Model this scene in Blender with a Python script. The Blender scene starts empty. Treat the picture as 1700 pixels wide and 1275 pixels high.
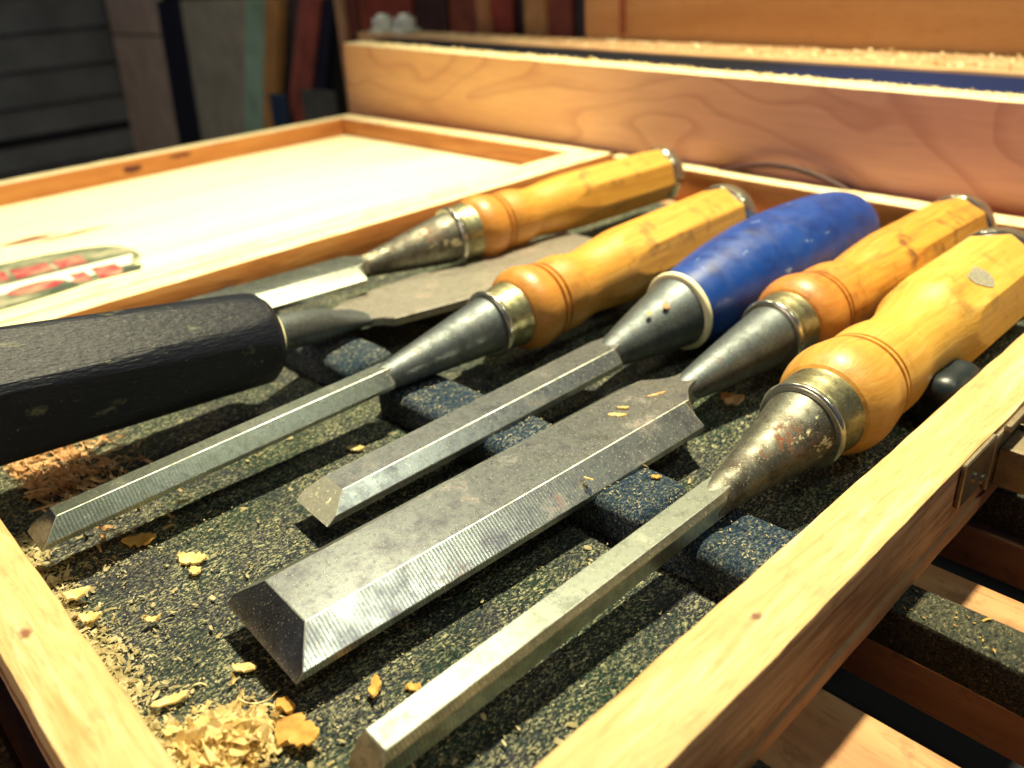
import bpy, bmesh, math, random
from mathutils import Vector, Matrix, Quaternion, noise
random.seed(7)
S = bpy.context.scene
C = S.collection
MM = 0.001

# ---------------------------------------------------------------- camera
cam_d = bpy.data.cameras.new("camera"); cam = bpy.data.objects.new("camera", cam_d); C.objects.link(cam)
R = Matrix(((0.69021311, -0.29393558, 0.66121686), (0.72126505, 0.35290928, -0.59601323), (-0.05816007, 0.88828875, 0.45558807)))
cam.matrix_world = Matrix.Translation((0, 0, 0.100)) @ R.to_4x4()
cam_d.lens = 29.416; cam_d.sensor_width = 36; cam_d.sensor_fit = 'HORIZONTAL'
cam_d.clip_start = 0.004; cam_d.clip_end = 50
cam_d.dof.use_dof = True; cam_d.dof.focus_distance = 0.175; cam_d.dof.aperture_fstop = 15
S.camera = cam

# ---------------------------------------------------------------- light
w = bpy.data.worlds.new("World"); S.world = w; w.use_nodes = True
bg = w.node_tree.nodes['Background']; bg.inputs[0].default_value = (0.08, 0.22, 0.62, 1); bg.inputs[1].default_value = 0.11
def area(name, loc, target, size, energy, col, shape='DISK'):
    l = bpy.data.lights.new(name, 'AREA'); l.energy = energy; l.size = size; l.color = col; l.shape = shape
    o = bpy.data.objects.new(name, l); C.objects.link(o); o.location = loc
    o.rotation_euler = (Vector(target) - Vector(loc)).to_track_quat('-Z', 'Y').to_euler()
    return o
sl = bpy.data.lights.new('key_lamp', 'SPOT'); sl.energy = 168; sl.color = (1.0, 0.90, 0.56); sl.shadow_soft_size = 0.03; sl.spot_size = math.radians(45); sl.spot_blend = 1.0
ko = bpy.data.objects.new('key_lamp', sl); C.objects.link(ko); ko.location = (-0.25, 0.47, 1.10); ko.rotation_euler = (Vector((-0.24, 0.17, 0)) - ko.location).to_track_quat('-Z', 'Y').to_euler()
area('blade_top_fill', (-1.0, 0.50, 1.15), (-0.25, 0.15, 0), 0.27, 3.9, (1.0, 0.92, 0.62))  # unseen fill, added for sheen on the blade tops
area('bevel_fill', (0.47, 0.40, 1.08), (-0.11, 0.08, 0), 0.20, 2.5, (0.94, 1.0, 0.74))  # unseen fill, added to brighten the side bevels near the tips
area('plank_fill', (-0.50, -1.10, 0.26), (-0.25, 0.4, 0.03), 0.45, 4.6, (1.0, 0.78, 0.62))  # unseen low fill, added to brighten the front of the standing plank
S.view_settings.view_transform = 'Standard'; S.view_settings.look = 'None'; S.view_settings.exposure = 0; S.view_settings.gamma = 1
S.render.resolution_x = 1024; S.render.resolution_y = 768

# ---------------------------------------------------------------- material helpers
def newmat(name):
    m = bpy.data.materials.new(name); m.use_nodes = True
    nt = m.node_tree; b = nt.nodes['Principled BSDF']
    return m, nt, b
def N(nt, t, **kw):
    n = nt.nodes.new(t)
    for k, v in kw.items(): setattr(n, k, v)
    return n
def coords(nt, scale=(1, 1, 1), rot=(0, 0, 0), loc=(0, 0, 0)):
    tc = N(nt, 'ShaderNodeTexCoord'); mp = N(nt, 'ShaderNodeMapping')
    mp.inputs['Scale'].default_value = scale; mp.inputs['Rotation'].default_value = rot; mp.inputs['Location'].default_value = loc
    nt.links.new(tc.outputs['Object'], mp.inputs[0]); return mp.outputs[0]
def noi(nt, v, scale, detail=4, rough=0.55, dist=0.0):
    n = N(nt, 'ShaderNodeTexNoise'); n.inputs['Scale'].default_value = scale; n.inputs['Detail'].default_value = detail
    n.inputs['Roughness'].default_value = rough; n.inputs['Distortion'].default_value = dist
    nt.links.new(v, n.inputs['Vector']); return n.outputs['Fac']
def ramp(nt, f, stops):
    r = N(nt, 'ShaderNodeValToRGB'); e = r.color_ramp.elements
    e[0].position, e[0].color = stops[0][0], tuple(stops[0][1]) + (1,)
    e[1].position, e[1].color = stops[-1][0], tuple(stops[-1][1]) + (1,)
    for p, c in stops[1:-1]:
        x = e.new(p); x.color = tuple(c) + (1,)
    nt.links.new(f, r.inputs[0]); return r.outputs[0]
def mix(nt, f, a, b, mode='MIX'):
    m = N(nt, 'ShaderNodeMix', data_type='RGBA', blend_type=mode)
    for s, i in ((f, 0), (a, 6), (b, 7)):
        if isinstance(s, (int, float)): m.inputs[i].default_value = s
        elif isinstance(s, tuple): m.inputs[i].default_value = s + (1,) if len(s) == 3 else s
        else: nt.links.new(s, m.inputs[i])
    return m.outputs[2]
def bw(nt, f, a, b):   # map range to 0..1
    m = N(nt, 'ShaderNodeMapRange'); m.inputs[1].default_value = a; m.inputs[2].default_value = b
    nt.links.new(f, m.inputs[0]); return m.outputs[0]
def math_(nt, op, a, b=None):
    m = N(nt, 'ShaderNodeMath', operation=op)
    for i, s in enumerate((a, b)):
        if s is None: continue
        if isinstance(s, (int, float)): m.inputs[i].default_value = s
        else: nt.links.new(s, m.inputs[i])
    return m.outputs[0]
def bump(nt, b, h, strength, dist):
    n = N(nt, 'ShaderNodeBump'); n.inputs['Strength'].default_value = strength; n.inputs['Distance'].default_value = dist
    nt.links.new(h, n.inputs['Height']); nt.links.new(n.outputs[0], b.inputs['Normal']); return n
def spot(nt, cx, cy, cz, rx, ry, rz, edge=0.5, wob=0.35, wscale=300):
    """mask 1 inside an irregular ellipsoid (metres, object space)"""
    tc = N(nt, 'ShaderNodeTexCoord'); mp = N(nt, 'ShaderNodeMapping'); mp.vector_type = 'POINT'
    mp.inputs['Scale'].default_value = (1/rx, 1/ry, 1/rz); mp.inputs['Location'].default_value = (-cx/rx, -cy/ry, -cz/rz)
    nt.links.new(tc.outputs['Object'], mp.inputs[0])
    ln = N(nt, 'ShaderNodeVectorMath', operation='LENGTH'); nt.links.new(mp.outputs[0], ln.inputs[0])
    nn = noi(nt, tc.outputs['Object'], wscale, 4)
    d = math_(nt, 'ADD', ln.outputs['Value'], math_(nt, 'MULTIPLY', math_(nt, 'SUBTRACT', nn, 0.5), wob * 4))
    m = N(nt, 'ShaderNodeMapRange'); m.inputs[1].default_value = 1 + edge/2; m.inputs[2].default_value = 1 - edge/2
    nt.links.new(d, m.inputs[0]); return m.outputs[0]

def wood(name, c1, c2, c3, scale=(1, .08, 1), s=60, rough=0.55, fleck=0.25, fc=(.35, .17, .05), spots=(), bumpd=0.0003, coat=0.0, pore=900, dirt=0.0, rot=(0, 0, 0), grooves=(), bulbdirt=0):
    m, nt, b = newmat(name)
    v = coords(nt, scale, rot)
    g = noi(nt, v, s, 5, 0.55, 1.2)
    col = ramp(nt, g, [(0.30, c1), (0.52, c2), (0.72, c3)])
    v2 = coords(nt, tuple(x * (1 if x < 1 else 1) for x in scale), rot)
    f = noi(nt, v2, pore, 2, 0.5)
    col = mix(nt, math_(nt, 'MULTIPLY', bw(nt, f, .56, .70), fleck), col, fc)
    big = noi(nt, coords(nt, (1, .6, 1)), 70, 4, .6)
    col = mix(nt, math_(nt, 'MULTIPLY', bw(nt, big, .50, .72), 0.35), col, c1)
    for (g0, g1) in grooves:
        tcg = N(nt, 'ShaderNodeTexCoord'); sg = N(nt, 'ShaderNodeSeparateXYZ'); nt.links.new(tcg.outputs['Object'], sg.inputs[0])
        gm = math_(nt, 'MULTIPLY', bw(nt, sg.outputs[1], g0-.0002, g0+.0001), bw(nt, sg.outputs[1], g1+.0002, g1-.0001))
        col = mix(nt, math_(nt, 'MULTIPLY', gm, .75), col, (.20, .06, .015))
    if dirt:
        d = noi(nt, coords(nt), 130, 5, .65)
        col = mix(nt, math_(nt, 'MULTIPLY', bw(nt, d, .55, .68), dirt), col, (.10, .045, .02))
    if bulbdirt:
        tb = N(nt, 'ShaderNodeTexCoord'); sb_ = N(nt, 'ShaderNodeSeparateXYZ'); nt.links.new(tb.outputs['Object'], sb_.inputs[0])
        fb = bw(nt, math_(nt, 'ADD', sb_.outputs[1], math_(nt, 'MULTIPLY', big, .03)), .060, .032)
        col = mix(nt, math_(nt, 'MULTIPLY', fb, bulbdirt), col, (.42, .15, .035))
    for args, sc in spots:
        col = mix(nt, spot(nt, *args), col, sc)
    nt.links.new(col, b.inputs['Base Color'])
    b.inputs['Roughness'].default_value = rough
    nt.links.new(bw(nt, big, 0, 1), b.inputs['Roughness']) if False else None
    b.inputs['Coat Weight'].default_value = coat; b.inputs['Coat Roughness'].default_value = .25
    bump(nt, b, math_(nt, 'ADD', f, math_(nt, 'MULTIPLY', g, .6)), .5, bumpd)
    return m

def steel(name, base=(.36, .36, .34), dark=(.12, .12, .11), rust=0.25, rough=(.28, .5), grind=0.0, stain=.5, dust=.3, scale=1.0, lines='y', metal=.9, flecks=0, fsc=330):
    m, nt, b = newmat(name)
    o = coords(nt)
    n1 = noi(nt, o, 160*scale, 6, .65); n2 = noi(nt, o, 700*scale, 4, .6); n3 = noi(nt, o, 60*scale, 5, .6)
    col = mix(nt, math_(nt, 'MULTIPLY', bw(nt, n1, .45, .70), stain), base, dark)
    col = mix(nt, math_(nt, 'MULTIPLY', bw(nt, n2, .52, .72), stain*.7), col, dark)
    rm = math_(nt, 'MULTIPLY', bw(nt, n3, .58, .68), bw(nt, n2, .42, .6))
    rm = math_(nt, 'MULTIPLY', rm, rust)
    col = mix(nt, rm, col, (.22, .075, .03))
    sp = noi(nt, o, 2600, 2, .5)
    dm = math_(nt, 'MULTIPLY', bw(nt, sp, .62, .70), dust)
    col = mix(nt, dm, col, (.75, .70, .50))
    if flecks:
        fl = math_(nt, 'MULTIPLY', bw(nt, noi(nt, coords(nt, (1, .6, 1)), fsc, 5, .72), .62, .66), flecks)
        col = mix(nt, fl, col, (.80, .74, .46)); dm = math_(nt, 'MAXIMUM', dm, fl)
    nt.links.new(col, b.inputs['Base Color'])
    mt = math_(nt, 'SUBTRACT', metal, math_(nt, 'MAXIMUM', math_(nt, 'MULTIPLY', rm, .8), math_(nt, 'MULTIPLY', dm, .9)))
    nt.links.new(mt, b.inputs['Metallic'])
    r = N(nt, 'ShaderNodeMapRange'); r.inputs[1].default_value = .3; r.inputs[2].default_value = .7
    r.inputs[3].default_value = rough[0]; r.inputs[4].default_value = rough[1]
    nt.links.new(n1, r.inputs[0]); nt.links.new(math_(nt, 'ADD', r.outputs[0], math_(nt, 'MULTIPLY', rm, .4)), b.inputs['Roughness'])
    h = math_(nt, 'MULTIPLY', n2, .5)
    if grind:
        wv = N(nt, 'ShaderNodeTexWave', wave_type='BANDS', bands_direction='Y'); wv.inputs['Scale'].default_value = 400
        wv.inputs['Distortion'].default_value = 1.2; wv.inputs['Detail'].default_value = 3; wv.inputs['Detail Scale'].default_value = 2.0
        nt.links.new(coords(nt, (.35, 1, .3), (0, 0, math.radians(6))), wv.inputs[0])
        tc = N(nt, 'ShaderNodeTexCoord'); sx = N(nt, 'ShaderNodeSeparateXYZ'); nt.links.new(tc.outputs['Normal'], sx.inputs[0])
        sy = N(nt, 'ShaderNodeSeparateXYZ'); nt.links.new(tc.outputs['Object'], sy.inputs[0])
        mk = math_(nt, 'MULTIPLY', bw(nt, math_(nt, 'ABSOLUTE', sx.outputs[0]), .25, .4), bw(nt, sy.outputs[1], -.075, -.12))
        wm = math_(nt, 'MULTIPLY', math_(nt, 'MULTIPLY', wv.outputs['Fac'], mk), bw(nt, n1, .25, .5))
        h = math_(nt, 'ADD', h, math_(nt, 'MULTIPLY', wm, grind))
        col = mix(nt, math_(nt, 'MULTIPLY', wm, .55), col, dark)
        nt.links.new(col, b.inputs['Base Color'])
    bump(nt, b, h, .35, .00008)
    return m

# ---------------------------------------------------------------- mesh helpers
def link(name, bm, mat, parent=None, smooth=None, loc=None):
    me = bpy.data.meshes.new(name); bmesh.ops.recalc_face_normals(bm, faces=bm.faces[:])
    if smooth is not None:
        for f in bm.faces: f.smooth = True
        a = math.radians(smooth)
        for e in bm.edges:
            if len(e.link_faces) == 2 and e.calc_face_angle(0) > a: e.smooth = False
    bm.to_mesh(me); bm.free()
    if mat: me.materials.append(mat)
    o = bpy.data.objects.new(name, me); C.objects.link(o)
    if parent: o.parent = parent
    if loc: o.location = loc
    return o
def thing(name, label, cat, loc=(0, 0, 0), rot=None, group=None):
    o = bpy.data.objects.new(name, None); C.objects.link(o); o.empty_display_size = .01
    o.location = loc
    if rot is not None: o.rotation_mode = 'QUATERNION'; o.rotation_quaternion = rot
    o['label'] = label; o['category'] = cat
    if group: o['group'] = group
    return o
def tag(o, label, cat, group=None):
    o['label'] = label; o['category'] = cat
    if group: o['group'] = group
    return o
def hexa(bm, P):
    """P: 8 points, bottom 4 then top 4 (same order), mm"""
    v = [bm.verts.new(Vector(p) * MM) for p in P]
    fs = [(0, 1, 2, 3), (7, 6, 5, 4), (0, 4, 5, 1), (1, 5, 6, 2), (2, 6, 7, 3), (3, 7, 4, 0)]
    return [bm.faces.new([v[i] for i in f]) for f in fs]
def boxpts(x0, x1, y0, y1, z0, z1):
    return [(x0, y0, z0), (x1, y0, z0), (x1, y1, z0), (x0, y1, z0), (x0, y0, z1), (x1, y0, z1), (x1, y1, z1), (x0, y1, z1)]
def box(bm, x0, x1, y0, y1, z0, z1): return hexa(bm, boxpts(x0, x1, y0, y1, z0, z1))
def bevel(bm, r, seg=2):
    bmesh.ops.recalc_face_normals(bm, faces=bm.faces[:])
    bmesh.ops.bevel(bm, geom=[e for e in bm.edges if e.calc_face_angle(0) > .5], offset=r * MM, segments=seg, profile=.5, affect='EDGES')
def part_box(name, pts, mat, parent, r=.5, seg=2, rag=0, cuts=0):
    bm = bmesh.new(); hexa(bm, pts)
    bevel(bm, r, seg)
    if cuts:
        bmesh.ops.subdivide_edges(bm, edges=[e for e in bm.edges if e.calc_length() > .03], cuts=cuts, use_grid_fill=True)
    if rag:
        for v in bm.verts:
            n = noise.noise_vector(v.co * 90) + noise.noise_vector(v.co * 400) * .5
            v.co += n * rag * MM
    o = link(name, bm, mat, parent, smooth=40)
    return o
def lathe(bm, prof, seg=64, cap0=True, cap1=True, facet=None):
    """prof: (y, r) list in mm around local Y. facet: (n, apothem fn(y), phase)"""
    rings = []
    for (y, r) in prof:
        ring = []
        for k in range(seg):
            th = 2 * math.pi * k / seg
            rr = r
            if facet:
                n, ap, ph = facet; a = ap(y)
                if a:
                    q = (th - ph) % (2*math.pi/n) ; q = min(q, 2*math.pi/n - q)
                    rr = min(r, a / math.cos(q))
            ring.append(bm.verts.new(Vector((math.cos(th) * rr, y, math.sin(th) * rr)) * MM))
        rings.append(ring)
    for a, b in zip(rings, rings[1:]):
        for k in range(seg):
            bm.faces.new((a[k], a[(k+1) % seg], b[(k+1) % seg], b[k]))
    if cap0: bm.faces.new(rings[0])
    if cap1: bm.faces.new(list(reversed(rings[-1])))
def interp(pts, step):
    """smooth (monotone-ish cosine/catmull) resample of (y, r) control points"""
    out = []
    for i in range(len(pts)-1):
        p0 = pts[max(i-1, 0)]; p1 = pts[i]; p2 = pts[i+1]; p3 = pts[min(i+2, len(pts)-1)]
        n = max(1, int(abs(p2[0]-p1[0]) / step))
        for k in range(n):
            t = k / n
            m1 = (p2[1]-p0[1])/max(p2[0]-p0[0], 1e-6)*(p2[0]-p1[0]); m2 = (p3[1]-p1[1])/max(p3[0]-p1[0], 1e-6)*(p2[0]-p1[0])
            r = (2*t**3-3*t*t+1)*p1[1] + (t**3-2*t*t+t)*m1 + (-2*t**3+3*t*t)*p2[1] + (t**3-t*t)*m2
            out.append((p1[0] + (p2[0]-p1[0]) * t, r))
    out.append(pts[-1]); return out

# ---------------------------------------------------------------- materials
pine_top = wood('rail_birch', (.46, .29, .11), (.55, .38, .17), (.66, .51, .29), (1, .10, 1), 330, .65, .5, (.42, .22, .06), dirt=.18, pore=1500,
    spots=[((-.0525, .0985, 0, .0007, .0011, .002, .9, .4, 900), (.16, .06, .03)), ((-.142, .0105, 0, .0016, .0009, .003, .8, .4, 600), (.20, .09, .04)),
           ((-.0455, .13, -.012, .003, .006, .003, .6, .3, 300), (.16, .07, .05)), ((-.0455, .17, -.010, .002, .03, .002, .8, .4, 200), (.2, .09, .05))])
front_top = wood('rail_birch_front', (.46, .29, .11), (.55, .38, .17), (.66, .51, .29), (.10, 1, 1), 330, .65, .5, (.42, .22, .06), dirt=.18, pore=1500,
    spots=[((-.0525, .0985, 0, .0007, .0011, .002, .9, .4, 900), (.16, .06, .03)), ((-.142, .0105, 0, .0016, .0009, .003, .8, .4, 600), (.20, .09, .04)),
           ((-.0455, .13, -.012, .003, .006, .003, .6, .3, 300), (.16, .07, .05)), ((-.0455, .17, -.010, .002, .03, .002, .8, .4, 200), (.2, .09, .05))])
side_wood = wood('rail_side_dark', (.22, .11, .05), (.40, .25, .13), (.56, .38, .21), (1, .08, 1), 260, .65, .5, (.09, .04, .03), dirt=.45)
ply_edge = wood('tray_ply', (.34, .17, .07), (.46, .26, .12), (.55, .36, .18), (1, .1, 1), 140, .7, .4, dirt=.3)
lid_rail = wood('lid_rail', (.42, .14, .035), (.54, .21, .05), (.62, .28, .08), (.15, 1, 1), 110, .55, .3, (.5, .16, .04), pore=600,
    spots=[((-.5535, .190, -.006, .004, .006, .0022, .6, .3, 250), (.10, .02, .01)), ((-.5535, .222, -.0035, .004, .008, .0013, .6, .3, 250), (.12, .02, .01))])
lid_rail_y = wood('lid_rail_long', (.42, .14, .035), (.54, .21, .05), (.62, .28, .08), (1, .15, 1), 110, .55, .3, (.5, .16, .04), pore=600,
    spots=[((-.5535, .190, -.006, .004, .006, .0022, .6, .3, 250), (.10, .02, .01)), ((-.5535, .222, -.0035, .004, .008, .0013, .6, .3, 250), (.12, .02, .01))])
lid_ply = wood('lid_ply', (.86, .76, .44), (.90, .83, .54), (.92, .87, .62), (1, .12, 1), 30, .6, .12, (.7, .45, .12), pore=350,
    spots=[((-.4625, .100, -.012, .0045, .014, .01, .8, .25, 120), (.16, .015, .01)), ((-.4535, .117, -.012, .0032, .018, .01, .9, .25, 120), (.22, .03, .015)), ((-.47, .060, -.012, .02, .02, .01, .9, .4, 90), (.62, .34, .08)),
           ((-.352, .19, -.012, .0015, .006, .01, .7, .3, 300), (.6, .3, .08))])

lit_top = wood('lit_rail_top', (.74, .58, .28), (.82, .70, .42), (.86, .76, .52), (1, .35, 1), 120, .6, .2, (.6, .36, .12), pore=500)  # paler copy of the rail wood, light from above put into its colour
def lit_tops(o):
    o.data.materials.append(lit_top)
    for f in o.data.polygons:
        if f.normal.z > .5: f.material_index = 1  # top faces get the lit copy, side faces keep the shaded colour
def board_mat():
    m, nt, b = newmat('fence_board_wood')
    v = coords(nt, (1, 1, 2.2))
    n = noi(nt, v, 4.2, 2, .45, .8)
    rings = math_(nt, 'FRACT', math_(nt, 'MULTIPLY', n, 12))
    line = bw(nt, rings, .0, .30)
    line2 = math_(nt, 'MULTIPLY', math_(nt, 'SUBTRACT', 1, line), bw(nt, rings, .0, .05))
    base = ramp(nt, noi(nt, coords(nt, (.25, 1, 1)), 22, 4, .5, .4), [(.3, (.68, .34, .15)), (.5, (.78, .44, .20)), (.72, (.84, .52, .26))])
    # redder towards the right of the plank (its own heartwood)
    tc = N(nt, 'ShaderNodeTexCoord'); sx = N(nt, 'ShaderNodeSeparateXYZ'); nt.links.new(tc.outputs['Object'], sx.inputs[0])
    pk = bw(nt, math_(nt, 'ADD', sx.outputs[0], math_(nt, 'MULTIPLY', noi(nt, coords(nt), 14, 3), .14)), -.33, -.08)
    col = mix(nt, math_(nt, 'MULTIPLY', pk, .75), base, (.74, .37, .33))
    col = mix(nt, math_(nt, 'MULTIPLY', line2, .45), col, (.42, .13, .08))
    fine = noi(nt, coords(nt, (.08, 1, 1)), 420, 3)
    col = mix(nt, math_(nt, 'MULTIPLY', bw(nt, fine, .45, .7), .18), col, (.36, .14, .07))
    nt.links.new(col, b.inputs['Base Color']); b.inputs['Roughness'].default_value = .5
    bump(nt, b, fine, .3, .0002)
    return m
M_board = board_mat()
M_fuzz = wood('raw_edge', (.80, .62, .30), (.86, .72, .42), (.9, .8, .52), (1, 1, 1), 200, .8, .3, (.5, .22, .06))

def foam_mat(name, base, base2, dustc, amount, tex=1.0):
    m, nt, b = newmat(name)
    o = coords(nt)
    n1 = noi(nt, o, 1100, 5, .7); n2 = noi(nt, o, 45, 5, .6); n3 = noi(nt, coords(nt, (1, .55, 1), (0, 0, .6)), 1900, 3, .7)
    col = mix(nt, bw(nt, n2, .40, .60), base, base2)
    col = mix(nt, bw(nt, n1, .50, .36), col, tuple(x*.18 for x in base))
    area_ = math_(nt, 'ADD', bw(nt, noi(nt, o, 75, 4, .65), .30, .60), .22)
    for sc, ro, a, c_ in ((1000, .5, .30, dustc), (620, 1.3, .20, tuple(min(1, x*1.35) for x in dustc)), (1700, .9, .36, tuple(x*.7 for x in dustc))):
        vo = N(nt, 'ShaderNodeTexVoronoi'); vo.inputs['Scale'].default_value = sc
        ds = N(nt, 'ShaderNodeVectorMath', operation='ADD'); no = N(nt, 'ShaderNodeTexNoise'); no.inputs['Scale'].default_value = 1500
        mu = N(nt, 'ShaderNodeVectorMath', operation='SCALE'); mu.inputs['Scale'].default_value = .0012
        nt.links.new(o, no.inputs['Vector']); nt.links.new(no.outputs['Color'], mu.inputs[0])
        nt.links.new(coords(nt, (1, .45, 1), (0, 0, ro)), ds.inputs[0]); nt.links.new(mu.outputs[0], ds.inputs[1]); nt.links.new(ds.outputs[0], vo.inputs['Vector'])
        sx = N(nt, 'ShaderNodeSeparateXYZ'); nt.links.new(vo.outputs['Color'], sx.inputs[0])
        d = math_(nt, 'MULTIPLY', bw(nt, vo.outputs['Distance'], a, a*.55), bw(nt, sx.outputs[0], .35, .8))
        col = mix(nt, math_(nt, 'MULTIPLY', math_(nt, 'MULTIPLY', d, area_), amount), col, c_)
    col = mix(nt, math_(nt, 'MULTIPLY', math_(nt, 'MULTIPLY', bw(nt, n3, .50, .68), area_), amount), col, tuple(x*.8 for x in dustc))
    nt.links.new(col, b.inputs['Base Color']); b.inputs['Roughness'].default_value = .95
    b.inputs['Specular IOR Level'].default_value = .2
    bump(nt, b, math_(nt, 'ADD', n1, n3), 1.0, .0006*tex)
    return m
M_foam = foam_mat('flocked_base', (.014, .034, .029), (.026, .030, .046), (.50, .49, .30), .80)
M_ridge = foam_mat('flocked_ridge', (.008, .026, .060), (.014, .032, .055), (.44, .44, .32), .50, .6)
M_bar = foam_mat('bench_bar', (.02, .024, .024), (.04, .045, .035), (.30, .26, .15), .45, .4)

def flake_mat(name, a, b_, c):
    m, nt, b = newmat(name)
    n = noi(nt, coords(nt), 260, 4, .7)
    nt.links.new(ramp(nt, n, [(.3, a), (.5, b_), (.7, c)]), b.inputs['Base Color']); b.inputs['Roughness'].default_value = .75
    tr = N(nt, 'ShaderNodeBsdfTranslucent'); tr.inputs[0].default_value = tuple(c) + (1,)
    ms = N(nt, 'ShaderNodeMixShader'); ms.inputs[0].default_value = .35
    nt.links.new(b.outputs[0], ms.inputs[1]); nt.links.new(tr.outputs[0], ms.inputs[2]); nt.links.new(ms.outputs[0], nt.nodes['Material Output'].inputs[0])
    return m
M_chip = flake_mat('pale_shaving', (.62, .38, .12), (.80, .62, .28), (.88, .78, .50))
M_amber = flake_mat('amber_shaving', (.45, .20, .04), (.72, .42, .10), (.82, .56, .18))
M_redchip = flake_mat('reddish_shaving', (.50, .22, .09), (.72, .42, .20), (.86, .66, .40))
M_dust = flake_mat('wood_dust', (.25, .21, .10), (.50, .42, .22), (.80, .72, .48))

M_oct = wood('boxwood_handle', (.56, .25, .04), (.66, .32, .05), (.74, .39, .08), (1, .05, 1), 330, .42, .25, (.40, .13, .02), pore=1300, dirt=.5, coat=.04, bumpd=.00014, bulbdirt=0.55)
M_oct2 = wood('boxwood_handle_worn', (.60, .30, .05), (.70, .39, .07), (.77, .48, .13), (1, .05, 1), 300, .42, .2, (.50, .2, .03), pore=1300, dirt=.32, coat=.04, bumpd=.00014, bulbdirt=0.4)
M_oct3 = wood('boxwood_handle_stained', (.46, .17, .03), (.62, .29, .04), (.72, .38, .07), (1, .05, 1), 300, .42, .35, (.30, .08, .02), pore=1300, dirt=.8, coat=.04, bumpd=.00014, bulbdirt=0.6)
M_blade = steel('blade_steel', (.33, .35, .35), (.10, .10, .12), .35, (.24, .38), 0, .85, .6)
M_wide = steel('wide_blade_steel', (.36, .385, .375), (.09, .085, .12), .55, (.24, .36), .5, .85, .6)
M_small = steel('narrow_blade_steel', (.42, .46, .40), (.12, .135, .11), .35, (.24, .36), .35, .7, .5)
M_socket = steel('socket_steel', (.13, .15, .16), (.05, .055, .06), .2, (.46, .62), 0, .6, .3)
M_rusty = steel('rusty_socket_steel', (.17, .17, .14), (.045, .035, .03), 1.2, (.42, .64), 0, .9, .35, .8, flecks=.8, fsc=150)
M_ferr = steel('ferrule_brass', (.30, .28, .16), (.05, .045, .03), .5, (.30, .55), 0, .8, .3, 1.6)
M_hoop = steel('hoop_steel', (.55, .55, .45), (.16, .16, .14), .1, (.16, .3), 0, .4, .1)
M_bolt = steel('bolt_zinc', (.85, .92, .80), (.25, .28, .2), .0, (.3, .4), 0, .3, .0, .3, metal=.3)
M_latch = steel('latch_metal', (.30, .25, .17), (.08, .07, .05), .35, (.38, .6), 0, .6, .2)
M_edge = steel('worn_bright_edge', (.42, .43, .38), (.12, .12, .10), .2, (.45, .6), 0, .9, .2, 2.5)
M_tip = steel('ground_tip_steel', (.20, .22, .26), (.05, .05, .07), .25, (.12, .22), 0, .8, .3, 1.2)
M_paletip = steel('pale_tip_steel', (.42, .42, .36), (.25, .24, .18), .1, (.4, .6), 0, .4, .9, 1.2, metal=.5, flecks=.95, fsc=420)  # paler, more speckled steel for one tip bevel
def plain(name, c, r=.5, var=.25, sc=90, sp=None):
    m, nt, b = newmat(name)
    n = noi(nt, coords(nt), sc, 5, .6)
    nt.links.new(ramp(nt, n, [(.3, tuple(x*(1-var) for x in c)), (.7, tuple(min(1, x*(1+var)) for x in c))]), b.inputs['Base Color'])
    b.inputs['Roughness'].default_value = r
    if sp is not None: b.inputs['Specular IOR Level'].default_value = sp
    return m
def blue_plastic():
    m, nt, b = newmat('blue_plastic')
    o = coords(nt)
    col = mix(nt, bw(nt, noi(nt, o, 120, 4), .4, .7), (.003, .045, .27), (.003, .025, .17))
    sm = math_(nt, 'MULTIPLY', bw(nt, noi(nt, o, 130, 5, .7), .60, .70), .55)
    col = mix(nt, sm, col, (.035, .04, .05))
    sp = math_(nt, 'MULTIPLY', bw(nt, noi(nt, coords(nt, (1, .4, 1)), 260, 3), .68, .74), .6)
    col = mix(nt, sp, col, (.25, .35, .5))
    nt.links.new(col, b.inputs['Base Color']); b.inputs['Roughness'].default_value = .36
    nt.links.new(mix(nt, bw(nt, noi(nt, o, 200, 4), .4, .7), (.38, .38, .38), (.58, .58, .58)), b.inputs['Roughness'])
    bump(nt, b, noi(nt, o, 500, 4), .25, .00015); return m
M_blue = blue_plastic()
def black_plastic():
    m, nt, b = newmat('black_grip')
    o = coords(nt)
    col = mix(nt, math_(nt, 'MULTIPLY', bw(nt, noi(nt, coords(nt, (1, .5, 1)), 110, 5, .7), .60, .70), .75), (.008, .010, .018), (.16, .16, .10))
    col = mix(nt, math_(nt, 'MULTIPLY', bw(nt, noi(nt, o, 900, 3), .68, .76), .3), col, (.35, .36, .28))
    nt.links.new(col, b.inputs['Base Color']); b.inputs['Roughness'].default_value = .45; b.inputs['Specular IOR Level'].default_value = .17
    st = noi(nt, coords(nt, (1, .16, 1), (0, 0, .5)), 1500, 3, .6)
    bump(nt, b, math_(nt, 'ADD', st, math_(nt, 'MULTIPLY', noi(nt, o, 400, 3), .5)), .9, .0003); return m
M_black = black_plastic()
M_cream = plain('cream_collar', (.82, .78, .50), .5, .08, 300)

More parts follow.
